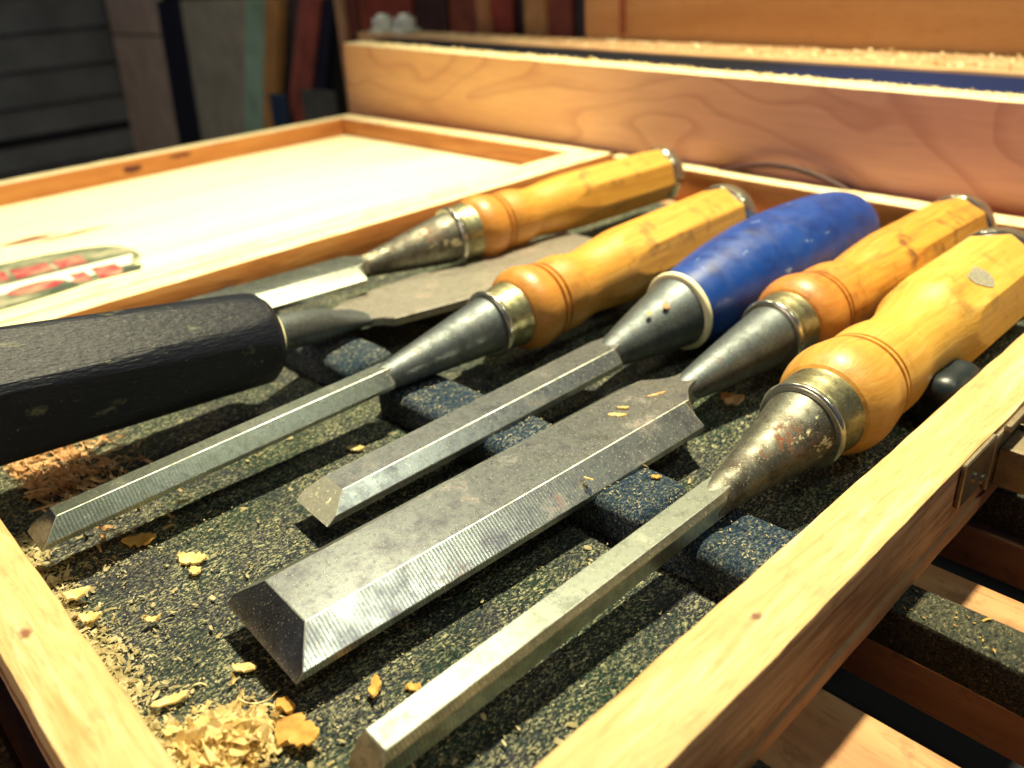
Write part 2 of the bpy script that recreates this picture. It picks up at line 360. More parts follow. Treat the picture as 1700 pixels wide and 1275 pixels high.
# ---------------------------------------------------------------- chisel kit
def frame(tip, ring):
    a = (Vector(ring) - Vector(tip)).normalized()      # local Y
    x = a.cross(Vector((0, 0, 1))).normalized(); z = x.cross(a).normalized()
    return Matrix((x, a, z)).transposed().to_quaternion()
def blade_bm(w, wt, h, te, y0, bev, ysh, neck_w, neck_len, top=1.5, concave=2.5):
    """bevel-edged blade: cutting edge at y0, shoulder at ysh, then narrows to the neck. mm"""
    bm = bmesh.new(); V = lambda x, y, z: bm.verts.new(Vector((x, y, z)) * MM)
    T = top; B = top - h; E = B + te
    st = []
    n = 14
    for k in range(n+1): st.append((y0 + bev + (ysh - y0 - bev) * k/n, w, wt))
    m = 9
    for k in range(1, m+1):
        s = k/m; ww = neck_w + (w - neck_w) * (1-s)**concave
        st.append((ysh + neck_len * s, ww, min(wt, max(ww*.8, .5)) if wt > neck_w else wt + (neck_w*.8 - wt) * s))
    b1 = bev * te / h
    A, Bv = V(-w/2, y0, B), V(w/2, y0, B)
    EL, ER = V(-w/2, y0+b1, E), V(w/2, y0+b1, E)
    rings = []
    for (y, ww, tt) in st:
        rings.append([V(-ww/2, y, B), V(-ww/2, y, E), V(-tt/2, y, T), V(tt/2, y, T), V(ww/2, y, E), V(ww/2, y, B)])
    r0 = rings[0]
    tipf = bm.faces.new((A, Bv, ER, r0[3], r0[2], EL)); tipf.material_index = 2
    bm.faces.new((A, EL, r0[1], r0[0])); bm.faces.new((EL, r0[2], r0[1]))
    bm.faces.new((Bv, r0[5], r0[4], ER)); bm.faces.new((ER, r0[4], r0[3]))
    bm.faces.new((A, r0[0], r0[5], Bv))
    for a, b in zip(rings, rings[1:]):
        for k in range(6): bm.faces.new((a[k], b[k], b[(k+1) % 6], a[(k+1) % 6]))
    bm.faces.new(rings[-1])
    bmesh.ops.recalc_face_normals(bm, faces=bm.faces[:])
    ed = [e for e in bm.edges if len(e.link_faces) == 2 and e.calc_face_angle(0) > .25]
    rs = bmesh.ops.bevel(bm, geom=ed, offset=.13*MM, segments=1, affect='EDGES', clamp_overlap=True)
    for f in rs['faces']:
        if f.calc_area() < 1e-3 and f is not tipf and f.material_index != 2 or len(f.verts) == 4 and min(e.calc_length() for e in f.edges) < .0004: f.material_index = 1
    return bm
def socket_bm(y0, r0, r1=11.2, p=1.15, drop=1.7, sink=3.0):
    bm = bmesh.new(); prof = []; n = 22; y0 = y0 - sink
    for k in range(n+1):
        s_ = k/n; prof.append((y0 * (1-s_), r0 + (r1-r0) * s_**p))
    lathe(bm, prof, 64)
    for v in bm.verts:
        v.co.z -= drop*MM*max(0, min(1, v.co.y/(y0*MM)))
    return bm
def ring_bm(y, r, wd=1.0):
    bm = bmesh.new(); prof = []
    for k in range(9):
        a = math.pi * k/8; prof.append((y - math.cos(a)*wd, r + math.sin(a)*wd*.8))
    lathe(bm, prof, 56); return bm
def ferrule_bm(y0, y1, r0, r1):
    bm = bmesh.new()
    prof = [(y0, r0-.4), (y0+.3, r0)] + [(y0 + (y1-y0)*k/6, r0+(r1-r0)*k/6 + .12*math.sin(k*2.1)) for k in range(1, 6)] + [(y1-.3, r1), (y1, r1-.4)]
    lathe(bm, prof, 56)
    for v in bm.verts:
        v.co += noise.noise_vector(v.co*500) * .00015
    return bm
def octagon_handle(t, L, mat, rmax=16.0, ap=13.8, phase=0.0, waist=10.8, bulb=15.0, y0=12.5, gl=15, wy=45, fy=62):
    """y0 end of the ferrule, gl bulb length to the grooves, wy waist, fy start of the flats, L end of the wood before the hoop"""
    k = gl/18.4
    p = interp([(y0, bulb-3.6), (y0+1.2*k, bulb-2.4), (y0+5*k, bulb-.7), (y0+10*k, bulb), (y0+15*k, bulb-.5), (y0+18*k, bulb-.9)], .6)
    p += [(y0+gl, bulb-1.0), (y0+gl+.35, bulb-1.9), (y0+gl+.9, bulb-1.9), (y0+gl+1.3, bulb-1.1), (y0+gl+2.6, bulb-1.3), (y0+gl+2.95, bulb-2.2), (y0+gl+3.5, bulb-2.2)]
    g2 = y0+gl+3.9
    p += interp([(g2, bulb-1.5), (g2+(wy-g2)*.45, waist+1.4), (wy, waist), (wy+(fy-wy)*.5, waist+.9), (fy, rmax-1.0), (fy+(L-fy)*.3, rmax-.2), (fy+(L-fy)*.75, rmax), (L, rmax-.5)], .8)
    bm = bmesh.new()
    lathe(bm, p, 128, facet=(8, lambda y: ap if y > wy else None, phase))
    h = link('handle', bm, mat, t, smooth=16)
    bm = bmesh.new(); lathe(bm, [(L-.4, rmax-2.6), (L-.2, rmax-1.3), (L+.5, rmax-.5), (L+3.2, rmax-.2), (L+5.8, rmax-.7), (L+6.4, rmax-1.5), (L+6.6, rmax-2.6)], 64)
    for v in bm.verts: v.co += noise.noise_vector(v.co*260 + Vector((L, 0, 0))) * .00035
    link('striking_hoop', bm, M_hoop, t, smooth=40)
    bm = bmesh.new(); lathe(bm, [(L+6.2, rmax-2.2), (L+8.4, rmax-2.6), (L+10.4, rmax-4.5), (L+11.6, rmax-8), (L+12, 2)], 48)
    link('handle_end', bm, mat, t, smooth=35)
    return h
G = 'wood chisels laid side by side in the tray'
def chisel(label, tip, ring, w, wt, h, te, bev, shoulder, neck_w, neck_len, bmat, smat, fmat, hmat, L, rmax=16, ap=13.8, phase=0, fer=12.0, srad=11.2, sock0=2.9, scol=None, waist=10.8, bulb=15.0, name='bevel_edge_chisel', p=1.15, concave=2.5, top=1.5, gl=15, wy=45, fy=62, aim=None, sink=3.0, drop=1.7, tipm=None):
    """tip and ring are axis points (mm); local origin at the ferrule's front ring"""
    q = frame(tip, ring); t = thing(name, label, 'chisel', Vector(ring)*MM, q, G)
    ln = (Vector(ring)-Vector(tip)).length
    link('blade', blade_bm(w, wt, h, te, -ln, bev, -shoulder, neck_w, neck_len, top=top, concave=concave), bmat, t, smooth=12)
    bo = t.children[-1] if t.children else [o_ for o_ in C.objects if o_.parent == t][-1]
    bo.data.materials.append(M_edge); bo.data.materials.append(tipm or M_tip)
    link('socket', socket_bm(-shoulder-1.0, sock0, srad, p, drop, sink), smat, t, smooth=35)
    if hmat is not None:
        link('ferrule_ring', ring_bm(0, srad+.7), M_hoop, t, smooth=50)
        link('ferrule', ferrule_bm(.8, fer+.6, srad+.5, srad+1.5), fmat, t, smooth=40)
        octagon_handle(t, L, hmat, rmax, ap, phase, waist=waist, bulb=bulb, y0=fer, gl=gl, wy=wy, fy=fy)
    if aim:                                   # hand-fitted handles are never quite in line with the blade
        d = q.inverted() @ (Vector(aim) - Vector(ring))
        rq = Vector((0, 1, 0)).rotation_difference(d.normalized())
        for c_ in t.children:
            if c_.name.split('.')[0] in ('handle', 'striking_hoop', 'handle_end', 'ferrule'): c_.rotation_mode = 'QUATERNION'; c_.rotation_quaternion = rq
    return t
P8 = math.pi/8
c1 = chisel('octagonal boxwood handled chisel nearest the pale lid, its blade running behind the black handle', (-262, 78, 3.0), (-247, 196, 4.5), 28, 13.5, 5, 1.8, 8, 44, 7, 9, M_small, M_rusty, M_ferr, M_oct, 120, aim=(-241, 320, 4.3), concave=3.0, rmax=13.0, ap=11.6, phase=P8*.6, sock0=3.6, sink=-5.0, drop=2.2, p=.95, fer=7.5, gl=13, wy=40, fy=63, srad=10.0, bulb=12.9, waist=10.3)
c3 = chisel('narrow chisel with boxwood handle, its long thin blade points at the left corner', (-179.8, 21, -2.6), (-178, 153, 0.9), 10.5, 4.6, 5, 1.2, 5.5, 40, 5.5, 5, M_small, M_socket, M_ferr, M_oct, 119, rmax=13.9, ap=12.4, phase=P8*.7, sock0=3.6, sink=1.0, drop=2.3, p=1.0, fer=8.5, gl=12, wy=40, fy=60, srad=8.9, bulb=13.4, waist=10.8)
c5 = chisel('widest chisel, a broad blade with sharp shoulders and a stained boxwood handle', (-120.0, 41.3, -5.2), (-112.5, 203.5, -2.0), 28.4, 15.8, 6, 1.6, 6.5, 49.5, 6.4, 15, M_wide, M_socket, M_ferr, M_oct3, 122, aim=(-109.5, 334, -1.5), rmax=13.6, ap=12.2, phase=P8*.9, fer=8.0, gl=13.5, wy=44, fy=64, srad=9.0, sock0=3.3, p=.85, concave=3.2, sink=-9.0, drop=1.95, bulb=13.6, waist=10.8)
c6 = chisel('chisel nearest the right rail, narrow blade, rusty socket and the brightest yellow octagonal handle', (-82.2, 37.5, -5.8), (-78.6, 159.5, -.2), 7.2, 5.4, 5.4, 3.8, 4.0, 34, 6.2, 3, M_small, M_rusty, M_ferr, M_oct2, 118, aim=(-79.3, 287, 0.6), rmax=16, ap=14.2, phase=P8*.6, srad=9.4, p=1.35, sock0=3.7, sink=1.5, drop=2.35, fer=8.5, gl=17, wy=48, fy=70, bulb=14.0, waist=11.2)
# pale worn patch on the yellow handle
bm = bmesh.new(); th = P8*.6 + math.pi/4
pc = [bm.verts.new(Vector((0, 0, 0)))]
for k in range(18):
    a = 2*math.pi*k/18; rx = 3.6*(1+.18*math.sin(3*a+1)); ry = 5.0*(1+.12*math.sin(2*a))
    pc.append(bm.verts.new(Vector((rx*math.cos(a), ry*math.sin(a), 0))*MM))
for k in range(18): bm.faces.new((pc[0], pc[1+k], pc[1+(k+1) % 18]))
bmesh.ops.solidify(bm, geom=bm.faces[:], thickness=-.0001)
h6 = [c_ for c_ in c6.children if c_.name.startswith('handle')][0]
patch = link('pale_patch', bm, plain('grey_sticker', (.55, .52, .42), .7, .3, 900), h6, smooth=None)
patch.matrix_local = Matrix.Rotation(-(th - math.pi/2), 4, 'Y') @ Matrix.Translation((-.001, .083, 14.42*MM))
# blue handled chisel
c4 = chisel('short bladed chisel with the smooth blue plastic handle and cream collar', (-149.0, 70, -7.0), (-141.8, 198.5, -.6), 14.8, 8.2, 5.0, 1.8, 7.0, 33, 8.2, 3.5, M_blade, M_socket, None, None, 0, tipm=M_paletip, sock0=3.6, srad=11.1, p=.85, sink=-1.0, drop=2.3)
link('collar_ring', ring_bm(.2, 11.7, 1.15), M_cream, c4, smooth=50)
bm = bmesh.new(); lathe(bm, interp([(1.2, 11.6), (5, 12.4), (18, 14.8), (33, 16.8), (50, 17.9), (68, 17.7), (90, 16.2), (100, 14.2), (105, 11.4), (107.6, 7), (108.4, 2)], 1.2), 72)
hb = link('handle', bm, M_blue, c4, smooth=35); hb.rotation_euler = (-.035, 0, .035)
for (yy, ang, rr, mt) in ((-11.5, .95, 1.0, M_redchip), (-17.5, 1.05, .75, M_chip)):
    bm = bmesh.new(); bmesh.ops.create_icosphere(bm, subdivisions=2, radius=rr*MM)
    rad = (3 + (11.1-3)*((36+yy)/36)**.8) * MM
    o = link('paint_fleck', bm, mt, c4, smooth=60); o.location = (math.cos(ang)*rad, yy*MM, math.sin(ang)*rad); o.scale = (1, 1.2, .22)
    o.rotation_euler = (0, math.pi/2 - ang, 0)
# black handled chisel lying the other way round
q2 = frame((-213, 98, 6), (-211, 29, 15))      # local Y runs from the blade to the butt of the handle
c2 = thing('paring_chisel', 'black handled chisel lying the other way round, with a broad flat brown steel blade', 'chisel', Vector((-213, 98, 6))*MM, q2, G)
bm = bmesh.new(); pr2 = interp([(0, 9), (.8, 11.6), (3, 13.2), (10, 14.0), (30, 15.0), (60, 16.6), (90, 17.6), (115, 17.4), (124, 15.5), (128, 11), (129, 3)], 1.2)
lathe(bm, pr2, 96, facet=(6, lambda y: (14.0 + y*.035)*.93 if y > 2 else None, P8*.2))
link('handle', bm, M_black, c2, smooth=20)
bm = bmesh.new(); lathe(bm, [(-2.2, 6.2), (-1.8, 7.6), (0.2, 8.8), (.6, 8.0)], 40); link('collar_ring', bm, M_cream, c2, smooth=40)
inv = (Matrix.Translation(Vector((-213, 98, 6))*MM) @ q2.to_matrix().to_4x4()).inverted()
def tube(bm, pts, rad, seg=20, flat=None):
    rings = []
    for i, p in enumerate(pts):
        a = Vector(pts[max(i-1, 0)]); b = Vector(pts[min(i+1, len(pts)-1)]); d = (b-a).normalized()
        x = d.cross(Vector((0, 0, 1)))
        x = x.normalized() if x.length > 1e-4 else Vector((1, 0, 0)); z = x.cross(d)
        r = rad[i] if isinstance(rad, (list, tuple)) else rad; fz = flat[i] if flat else 1
        rings.append([bm.verts.new((Vector(p) + x*math.cos(2*math.pi*k/seg)*r + z*math.sin(2*math.pi*k/seg)*r*fz) * MM) for k in range(seg)])
    for a, b in zip(rings, rings[1:]):
        for k in range(seg): bm.faces.new((a[k], a[(k+1) % seg], b[(k+1) % seg], b[k]))
    bm.faces.new(rings[0]); bm.faces.new(list(reversed(rings[-1])))
bm = bmesh.new(); tube(bm, [(-213, 99, 5.8), (-214.6, 105, 4.6), (-217, 111, 3.0), (-220, 118, 1.0), (-223, 125, -1.2), (-226, 132, -3.2), (-228, 138, -4.6), (-229, 144, -5.2)], [5.6, 5.6, 5.8, 6.1, 7.0, 8.6, 9.5, 5], 28, [1, 1, .95, .85, .6, .34, .2, .2])
bmesh.ops.transform(bm, matrix=inv, verts=bm.verts[:]); link('neck', bm, M_socket, c2, smooth=40)
# its broad blade: flat, shouldered, ground bevel towards the hidden edge
bm = bmesh.new()
def bl(pts_top, z0, z1):
    t = [bm.verts.new(Vector((x, y, z1 - (y-130)*.018))*MM) for x, y in pts_top]; b = [bm.verts.new(Vector((x, y, z0 - (y-130)*.018))*MM) for x, y in pts_top]
    bm.faces.new(t); bm.faces.new(list(reversed(b)))
    n = len(t)
    for k in range(n): bm.faces.new((t[k], b[k], b[(k+1) % n], t[(k+1) % n]))
out = [(-231, 124), (-225, 124), (-222.5, 131), (-219.5, 137), (-216.5, 140.5), (-213, 142.6), (-208, 171), (-242, 179), (-240.8, 143), (-240.4, 141), (-238.6, 138.5), (-235.5, 132)]
bl(out, -5.6, -2.6)
bl([(-208, 171.1), (-204, 250), (-238, 250), (-242, 179.1)], -5.6, -3.2)
bmesh.ops.recalc_face_normals(bm, faces=bm.faces[:])
bmesh.ops.bevel(bm, geom=[e for e in bm.edges if e.calc_face_angle(0) > .8], offset=.25*MM, segments=1, affect='EDGES')
bmesh.ops.transform(bm, matrix=inv, verts=bm.verts[:])
M_brown = steel('brown_blade_steel', (.42, .39, .34), (.14, .12, .10), .6, (.38, .55), 0, .7, .5)
link('blade', bm, M_brown, c2, smooth=15)

# ---------------------------------------------------------------- tray (right half of the box)
tray = thing('chisel_tray', 'shallow wooden tray lined with dark flocked foam, holding six chisels', 'tray', (-.18, .18, -.0205))
off = Vector((-.18, .18, -.0205))
def tp(name, pts, mat, r=.5, rag=.0, cuts=0, parent=None):
    o = part_box(name, pts, mat, None, r, 2, rag, cuts); o.parent = parent or tray
    if parent is None: o.location = -off
    return o
def yb(x): return 363.3 + (x + 257) * (-12.2/163.0) * 1.0 if x > -257 else 363.3   # slightly skewed back
tp('front_rail', boxpts(-311, -59.3, 5.7, 17.5, -16.5, 0), front_top, .6, .25, 60)
tp('right_rail', boxpts(-59.0, -45.6, 5.7, 352, -16.5, 0), None, .6, .25, 90)
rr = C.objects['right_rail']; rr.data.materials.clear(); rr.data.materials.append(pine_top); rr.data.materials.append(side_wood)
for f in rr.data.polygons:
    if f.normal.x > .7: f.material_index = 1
tp('back_rail', [(-299, 352, -16.5), (-59.2, 338, -16.5), (-59.2, 350, -16.5), (-299, 363, -16.5), (-299, 352, 0), (-59.2, 338, 0), (-59.2, 350, 0), (-299, 363, 0)], lid_rail, .6, .2, 50)
tp('left_rail', [(-311, 17.7, -16.5), (-299.5, 17.7, -16.5), (-304.5, 362, -16.5), (-315.5, 362, -16.5), (-311, 17.7, 0), (-299.5, 17.7, 0), (-304.5, 362, 0), (-315.5, 362, 0)], lid_rail_y, .6, .2, 60)
tp('base_panel', boxpts(-311, -45.0, 5.2, 362, -20.5, -16.6), ply_edge, .4, .2, 60)
for n_ in ('back_rail', 'left_rail'): lit_tops(C.objects[n_])
# foam base as an uneven sheet
bm = bmesh.new(); nx, ny = 150, 210; g = []
for j in range(ny+1):
    row = []
    for i in range(nx+1):
        x = -299.3 + 240*i/nx; y = 17.8 + 322*j/ny
        z = -16.2 + .35*noise.noise(Vector((x*.12, y*.12, 0))) + .25*noise.noise(Vector((x*.6, y*.6, 3)))
        row.append(bm.verts.new(Vector((x, y, z))*MM))
    g.append(row)
for j in range(ny):
    for i in range(nx): bm.faces.new((g[j][i], g[j][i+1], g[j+1][i+1], g[j+1][i]))
o = link('foam_base', bm, M_foam, tray, smooth=80); o.location = -off
def foam_block(x0, x1, y0, y1, z0, z1, r=3.0, seed=0, mat=None):
    bm = bmesh.new(); box(bm, x0, x1, y0, y1, z0, z1); bevel(bm, r, 4)
    bmesh.ops.subdivide_edges(bm, edges=[e for e in bm.edges if e.calc_length() > .006], cuts=5, use_grid_fill=True)
    for v in bm.verts:
        v.co += noise.noise_vector(v.co*160 + Vector((seed, 0, 0))) * .0006 + noise.noise_vector(v.co*700) * .00025
    o = link('foam_ridge', bm, mat or M_ridge, tray, smooth=60); o.location = -off
for i, (a, b) in enumerate(((-115, -89), (-87.5, -57.5), (-186, -129), (-258, -201), (-301, -272))):
    foam_block(a, b, 114, 133, -19, -7.2, 3.0, i)
for i, (a, b) in enumerate(((-103, -92), (-135, -124), (-165, -152), (-200, -187), (-232, -222), (-298, -272))):
    foam_block(a, b, 206, 224, -19, (-6, -6, -5.5, -4.5, -10, -7)[i], 4.0, i+9)
foam_block(-70.5, -59.6, 202, 222, -19, -1.2, 4.8, 30, plain('rubber_pad', (.010, .018, .024), .38, .5, 160))
# latch on the outer face
lt = bmesh.new(); 
for p in (boxpts(-45.5, -44.3, 165, 182, -10.5, .6), boxpts(-45.5, -44.3, 182.1, 205, -14.5, -.6)): hexa(lt, p)
bevel(lt, .3, 1)
latch = link('latch', lt, M_latch, tray, smooth=30); latch.location = -off
def lp(name, pts, r=.25):
    o = part_box(name, pts, M_latch, latch, r, 1); return o
lp('latch_arm', boxpts(-44.2, -36.5, 186.2, 196, -5.2, -4.2)); lp('latch_cheek', boxpts(-44.2, -36.5, 185.0, 186.1, -14, -4.0)); lp('latch_cheek', boxpts(-44.2, -37.5, 196.1, 197.1, -14, -3.0))
lp('latch_hook', boxpts(-37.4, -36.4, 186.2, 196, -14, -5.3)); lp('latch_lip', boxpts(-44.6, -43.0, 186, 197, -.5, 1.2))
for y_, z_ in ((171, -5), (177, -8.5)):
    bm = bmesh.new(); lathe(bm, [(0, 1.3), (.5, 1.2), (.8, .6)], 16)
    o = link('screw', bm, M_latch, latch, smooth=40); o.location = Vector((-44.3, y_, z_))*MM; o.rotation_euler = (0, 0, -math.pi/2)

# ---------------------------------------------------------------- lid (left half)
lid = thing('box_lid', 'open pale wooden lid lying flat, with a worn red and grey sticker inside', 'lid', (-.44, .2, -.0205))
loff = Vector((-.44, .2, -.0205))
def lb(name, pts, mat, r=.5, rag=.0, cuts=0):
    o = part_box(name, pts, mat, lid, r, 2, rag, cuts); o.location = -loff; return o
lb('right_rail', [(-323, -60, -16.5), (-311.8, -60, -16.5), (-316.2, 352, -16.5), (-327, 347.5, -16.5), (-323, -60, -.2), (-311.8, -60, -.2), (-316.2, 352, -.2), (-327, 347.5, -.2)], lid_rail_y, .6, .2, 60)
lb('left_rail', boxpts(-565.5, -553.5, -60, 347.8, -16.5, 0), lid_rail_y, .6, .25, 60)
lb('back_rail', boxpts(-565.5, -316.6, 348, 360.5, -16.5, 0), lid_rail, .6, .25, 50)
lb('front_rail', boxpts(-565.5, -311.8, -72, -60.2, -16.5, 0), lid_rail, .6)
for ch in list(lid.children): lit_tops(ch)
bm = bmesh.new(); box(bm, -553.4, -321, -60, 348, -16.4, -12.0)
o = link('lid_panel', bm, lid_ply, lid); o.location = -loff
lb('base_panel', boxpts(-565, -312, -71, 360, -20.5, -16.6), ply_edge, .4)
# sticker: superellipse sheet with pale band and worn red lettering blocks
def sheet(name, pts, z, mat, parent, hgt=.12):
    bm = bmesh.new(); vs = [bm.verts.new(Vector((x, y, z))*MM) for x, y in pts]; f = bm.faces.new(vs)
    g = bmesh.ops.extrude_face_region(bm, geom=[f]); bmesh.ops.translate(bm, verts=[v for v in g['geom'] if isinstance(v, bmesh.types.BMVert)], vec=(0, 0, hgt*MM))
    o = link(name, bm, mat, parent); return o
def worn(name, c, under, a=.5, b=.62, sc=150):
    m, nt, bb = newmat(name); n = noi(nt, coords(nt, (1, .5, 1)), sc, 5, .65)
    nt.links.new(mix(nt, bw(nt, n, a, b), c, under), bb.inputs['Base Color']); bb.inputs['Roughness'].default_value = .4; return m
M_stk = worn('sticker_grey_green', (.10, .13, .08), (.40, .38, .26), .42, .62, 90)
M_red = worn('sticker_red', (.38, .03, .05), (.42, .26, .18), .40, .60, 170)
M_white = plain('sticker_white', (.85, .83, .70), .5, .05)
sup = []
for k in range(64):
    a = 2*math.pi*k/64; cx = abs(math.cos(a))**(2/2.8)*math.copysign(1, math.cos(a)); sy = abs(math.sin(a))**(2/2.8)*math.copysign(1, math.sin(a))
    sup.append((-396.5 + 33.5*cx, 45 + 82*sy))
stk = sheet('sticker', sup, -11.7, M_stk, lid); stk.location = -loff
def sub(pts, mat, name, z=-11.55):
    o = sheet(name, pts, z, mat, stk, .05); return o
sub([(-399, -20), (-391, -20), (-377, 118), (-391, 124)], M_white, 'pale_band')
# lower row of letters (towards the tray) : a bracket, an O and two blocks
def oval(cx, cy, rx, ry, n=26): return [(cx+rx*math.cos(2*math.pi*k/n), cy+ry*math.sin(2*math.pi*k/n)) for k in range(n)]
sub(oval(-379.5, 79, 6.8, 11), M_red, 'red_letter', -11.5)
sub([(-385, 92.5), (-370.5, 91), (-369.5, 98.5), (-384, 100)], M_red, 'red_letter', -11.48)
sub([(-385.5, 103), (-367, 101.5), (-366, 112), (-384, 113.5)], M_red, 'red_letter', -11.47)
sub([(-385, 50), (-368, 48), (-368, 62), (-384, 66)], M_red, 'red_letter', -11.46)
sub([(-386, 31), (-368, 30), (-369, 43), (-385, 45)], M_red, 'red_letter', -11.45)
for i, (a, b, x0, x1) in enumerate(((45, 60, -420, -399), (64, 75, -417, -401), (78, 92, -414, -398), (95, 106, -412, -397))):
    sub([(x0, a), (x1, a-1), (x1+1, b), (x0+2, b+1)], M_red, 'red_letter', -11.44+.005*i)
for (y_, ) in ((92,), (101,)):
    sub([(-386, y_-.6), (-375, y_-1.5), (-375, y_+1.2), (-386, y_+1.5)], M_white, 'pale_stroke', -11.38)
M_dk = plain('sticker_dark', (.05, .07, .05), .6, .4)
sub([(-373, 84), (-366, 80), (-366, 92), (-372, 92)], M_dk, 'dark_smudge', -11.36)
sub([(-375, 114), (-366.5, 110), (-365.5, 118), (-372, 121)], M_dk, 'dark_smudge', -11.36)

# ---------------------------------------------------------------- plank standing behind, machine strip, second plank, panel
def vb(name, pts, mat, parent=None, r=.6, rag=0, cuts=0): return part_box(name, pts, mat, parent, r, 2, rag, cuts)
bd = vb('wooden_board', [(-585, 373, -40), (10, 356, -40), (10, 373, -40), (-588, 390, -40), (-575, 371, 48.6), (10, 354, 38.5), (10, 371, 38.5), (-580, 388, 48.6)], M_board, None, .5, .25, 70)
bd.data.materials.append(M_fuzz)
for f in bd.data.polygons:
    if f.normal.z > .7: f.material_index = 1
tag(bd, 'long reddish plank standing on edge behind the open box, with a bright sawn top edge', 'plank')
M_strip, nt_, b_ = newmat('dark_steel_strip')
tc_ = N(nt_, 'ShaderNodeTexCoord'); sx_ = N(nt_, 'ShaderNodeSeparateXYZ'); nt_.links.new(tc_.outputs['Object'], sx_.inputs[0])
nt_.links.new(mix(nt_, bw(nt_, math_(nt_, 'ADD', sx_.outputs[0], math_(nt_, 'MULTIPLY', noi(nt_, coords(nt_), 20), .1)), -.21, -.13), (.003, .005, .012), (.004, .012, .07)), b_.inputs['Base Color']); b_.inputs['Roughness'].default_value = .8; b_.inputs['Specular IOR Level'].default_value = .15
st_ = vb('machine_strip', [(-596, 389.5, -40), (10, 374.5, -40), (10, 423, -40), (-622, 446, -40), (-596, 389.5, 46.0), (10, 374.5, 36.8), (10, 423, 37.6), (-622, 446, 44.6)], M_strip)
tag(st_, 'dark blue machine strip in the gap between the plank and the ledge', 'machine strip')
ld = vb('ledge_board', [(-668, 447, 20), (20, 424, 20), (20, 484, 20), (-690, 484, 20), (-668, 447, 46), (20, 424, 39), (20, 484, 39), (-690, 484, 46)], wood('ledge_wood', (.50, .26, .12), (.60, .36, .18), (.7, .5, .3), (.1, 1, 1), 60), None, .5, .3, 60)
tag(ld, 'narrow sawdust covered ledge running behind the dark machine strip', 'ledge')
pn_mat = wood('panel_ply', (.46, .24, .09), (.56, .32, .13), (.64, .39, .18), (.12, 1, 1), 26, .6, .3, (.4, .16, .04))
pn = thing('plywood_panel', 'tall orange plywood panel upright behind the ledge at the upper right', 'panel', (-.2, .49, .04))
for a, b in ((-437, -403), (-402.4, 60)):
    o = vb('panel_sheet', boxpts(a, b, 487, 500, 20, 300), pn_mat, pn); o.location = (.2, -.49, -.04)
o = vb('seam_strip', boxpts(-403.5, -400, 484.6, 486.9, 47, 300), plain('seam_red', (.32, .10, .04), .6), pn, .2); o.location = (.2, -.49, -.04)
def bolt(x, y, label):
    t = thing('hex_bolt', label, 'bolt', (x*MM, y*MM, .0465), None, 'bolts standing on the ledge')
    bm = bmesh.new(); lathe(bm, [(0, 13), (1.8, 13), (2.0, 12.5)], 32); bmesh.ops.rotate(bm, verts=bm.verts[:], matrix=Matrix.Rotation(math.pi/2, 3, 'X')); link('washer', bm, M_bolt, t, smooth=30)
    bm = bmesh.new(); lathe(bm, [(2.1, 8.5), (3, 9.5), (10, 9.5), (11.5, 8)], 6, facet=None); bmesh.ops.rotate(bm, verts=bm.verts[:], matrix=Matrix.Rotation(math.pi/2, 3, 'X')); link('nut', bm, M_bolt, t)
    bm = bmesh.new(); lathe(bm, [(11.4, 5.5), (13.5, 5), (14.2, 4)], 24); bmesh.ops.rotate(bm, verts=bm.verts[:], matrix=Matrix.Rotation(math.pi/2, 3, 'X')); link('bolt_end', bm, M_bolt, t, smooth=40)
bolt(-660, 470, 'left one of two pale zinc bolts on the ledge end'); bolt(-628, 470, 'right one of two pale zinc bolts on the ledge end')
# thin dark tube standing in for a dark arc on the plank
bm = bmesh.new(); pts = []
for k in range(25):
    s = k/24; x = -240 + 82*s
    pts.append((x, 371.5 - (x+575)*.029 - 9.5 + 0, -4.5 + 10.5*math.sin(math.pi*s)**.8))
pts = [(x, y+4.5, z) for x, y, z in pts]
tube(bm, pts, 1.3, 12); cd = link('dark_arc', bm, plain('arc_black', (.05, .012, .015), .6), None, smooth=60)
cd.name = 'bent_arc'; tag(cd, 'thin dark arc rising behind the back rail near the blue handle', 'cord')

# ---------------------------------------------------------------- workshop background
def lean(name, xt, xb, wt_, wb, y, ztop, zbot, mat, label, cat, th=14, seam=None, group='boards leaning against the workshop wall'):
    """upright board: left edge x, widths at top and bottom (mm)"""
    bm = bmesh.new()
    hexa(bm, [(xb, y, zbot), (xb+wb, y, zbot), (xb+wb, y+th, zbot), (xb, y+th, zbot), (xt, y, ztop), (xt+wt_, y, ztop), (xt+wt_, y+th, ztop), (xt, y+th, ztop)])
    bevel(bm, .8, 1)
    o = link(name, bm, mat); tag(o, label, cat, group); return o
# siding wall (faces +X)
sd = thing('lapped_siding', 'dark grey horizontal lapped boards on the wall at the upper left', 'siding', (-1.994, .2, -.3))
M_sid = plain('siding_grey', (.17, .175, .165), .55, .25, 12)
M_sid2 = plain('siding_dark', (.03, .03, .035), .6, .25, 12)
for k, (z0, z1) in enumerate(((86, 160), (18, 85), (-52, 17), (-119, -53), (-176, -120), (-240, -196), (-310, -241), (-380, -311), (-450, -381), (-560, -451))):
    bm = bmesh.new(); y0, y1 = -300, 730
    hexa(bm, [(-2010, y0, z0), (-1986, y0, z0), (-1986, y1, z0), (-2010, y1, z0), (-2010, y0, z1), (-1998, y0, z1), (-1998, y1, z1), (-2010, y1, z1)])
    bevel(bm, 1.5, 1)
    o = link('siding_board', bm, M_sid, sd); o.location = (1.994, -.2, .3)
bm = bmesh.new(); box(bm, -2030, -2010.5, -300, 800, -560, 160); wl = link('left_wall', bm, M_sid2); wl['kind'] = 'structure'
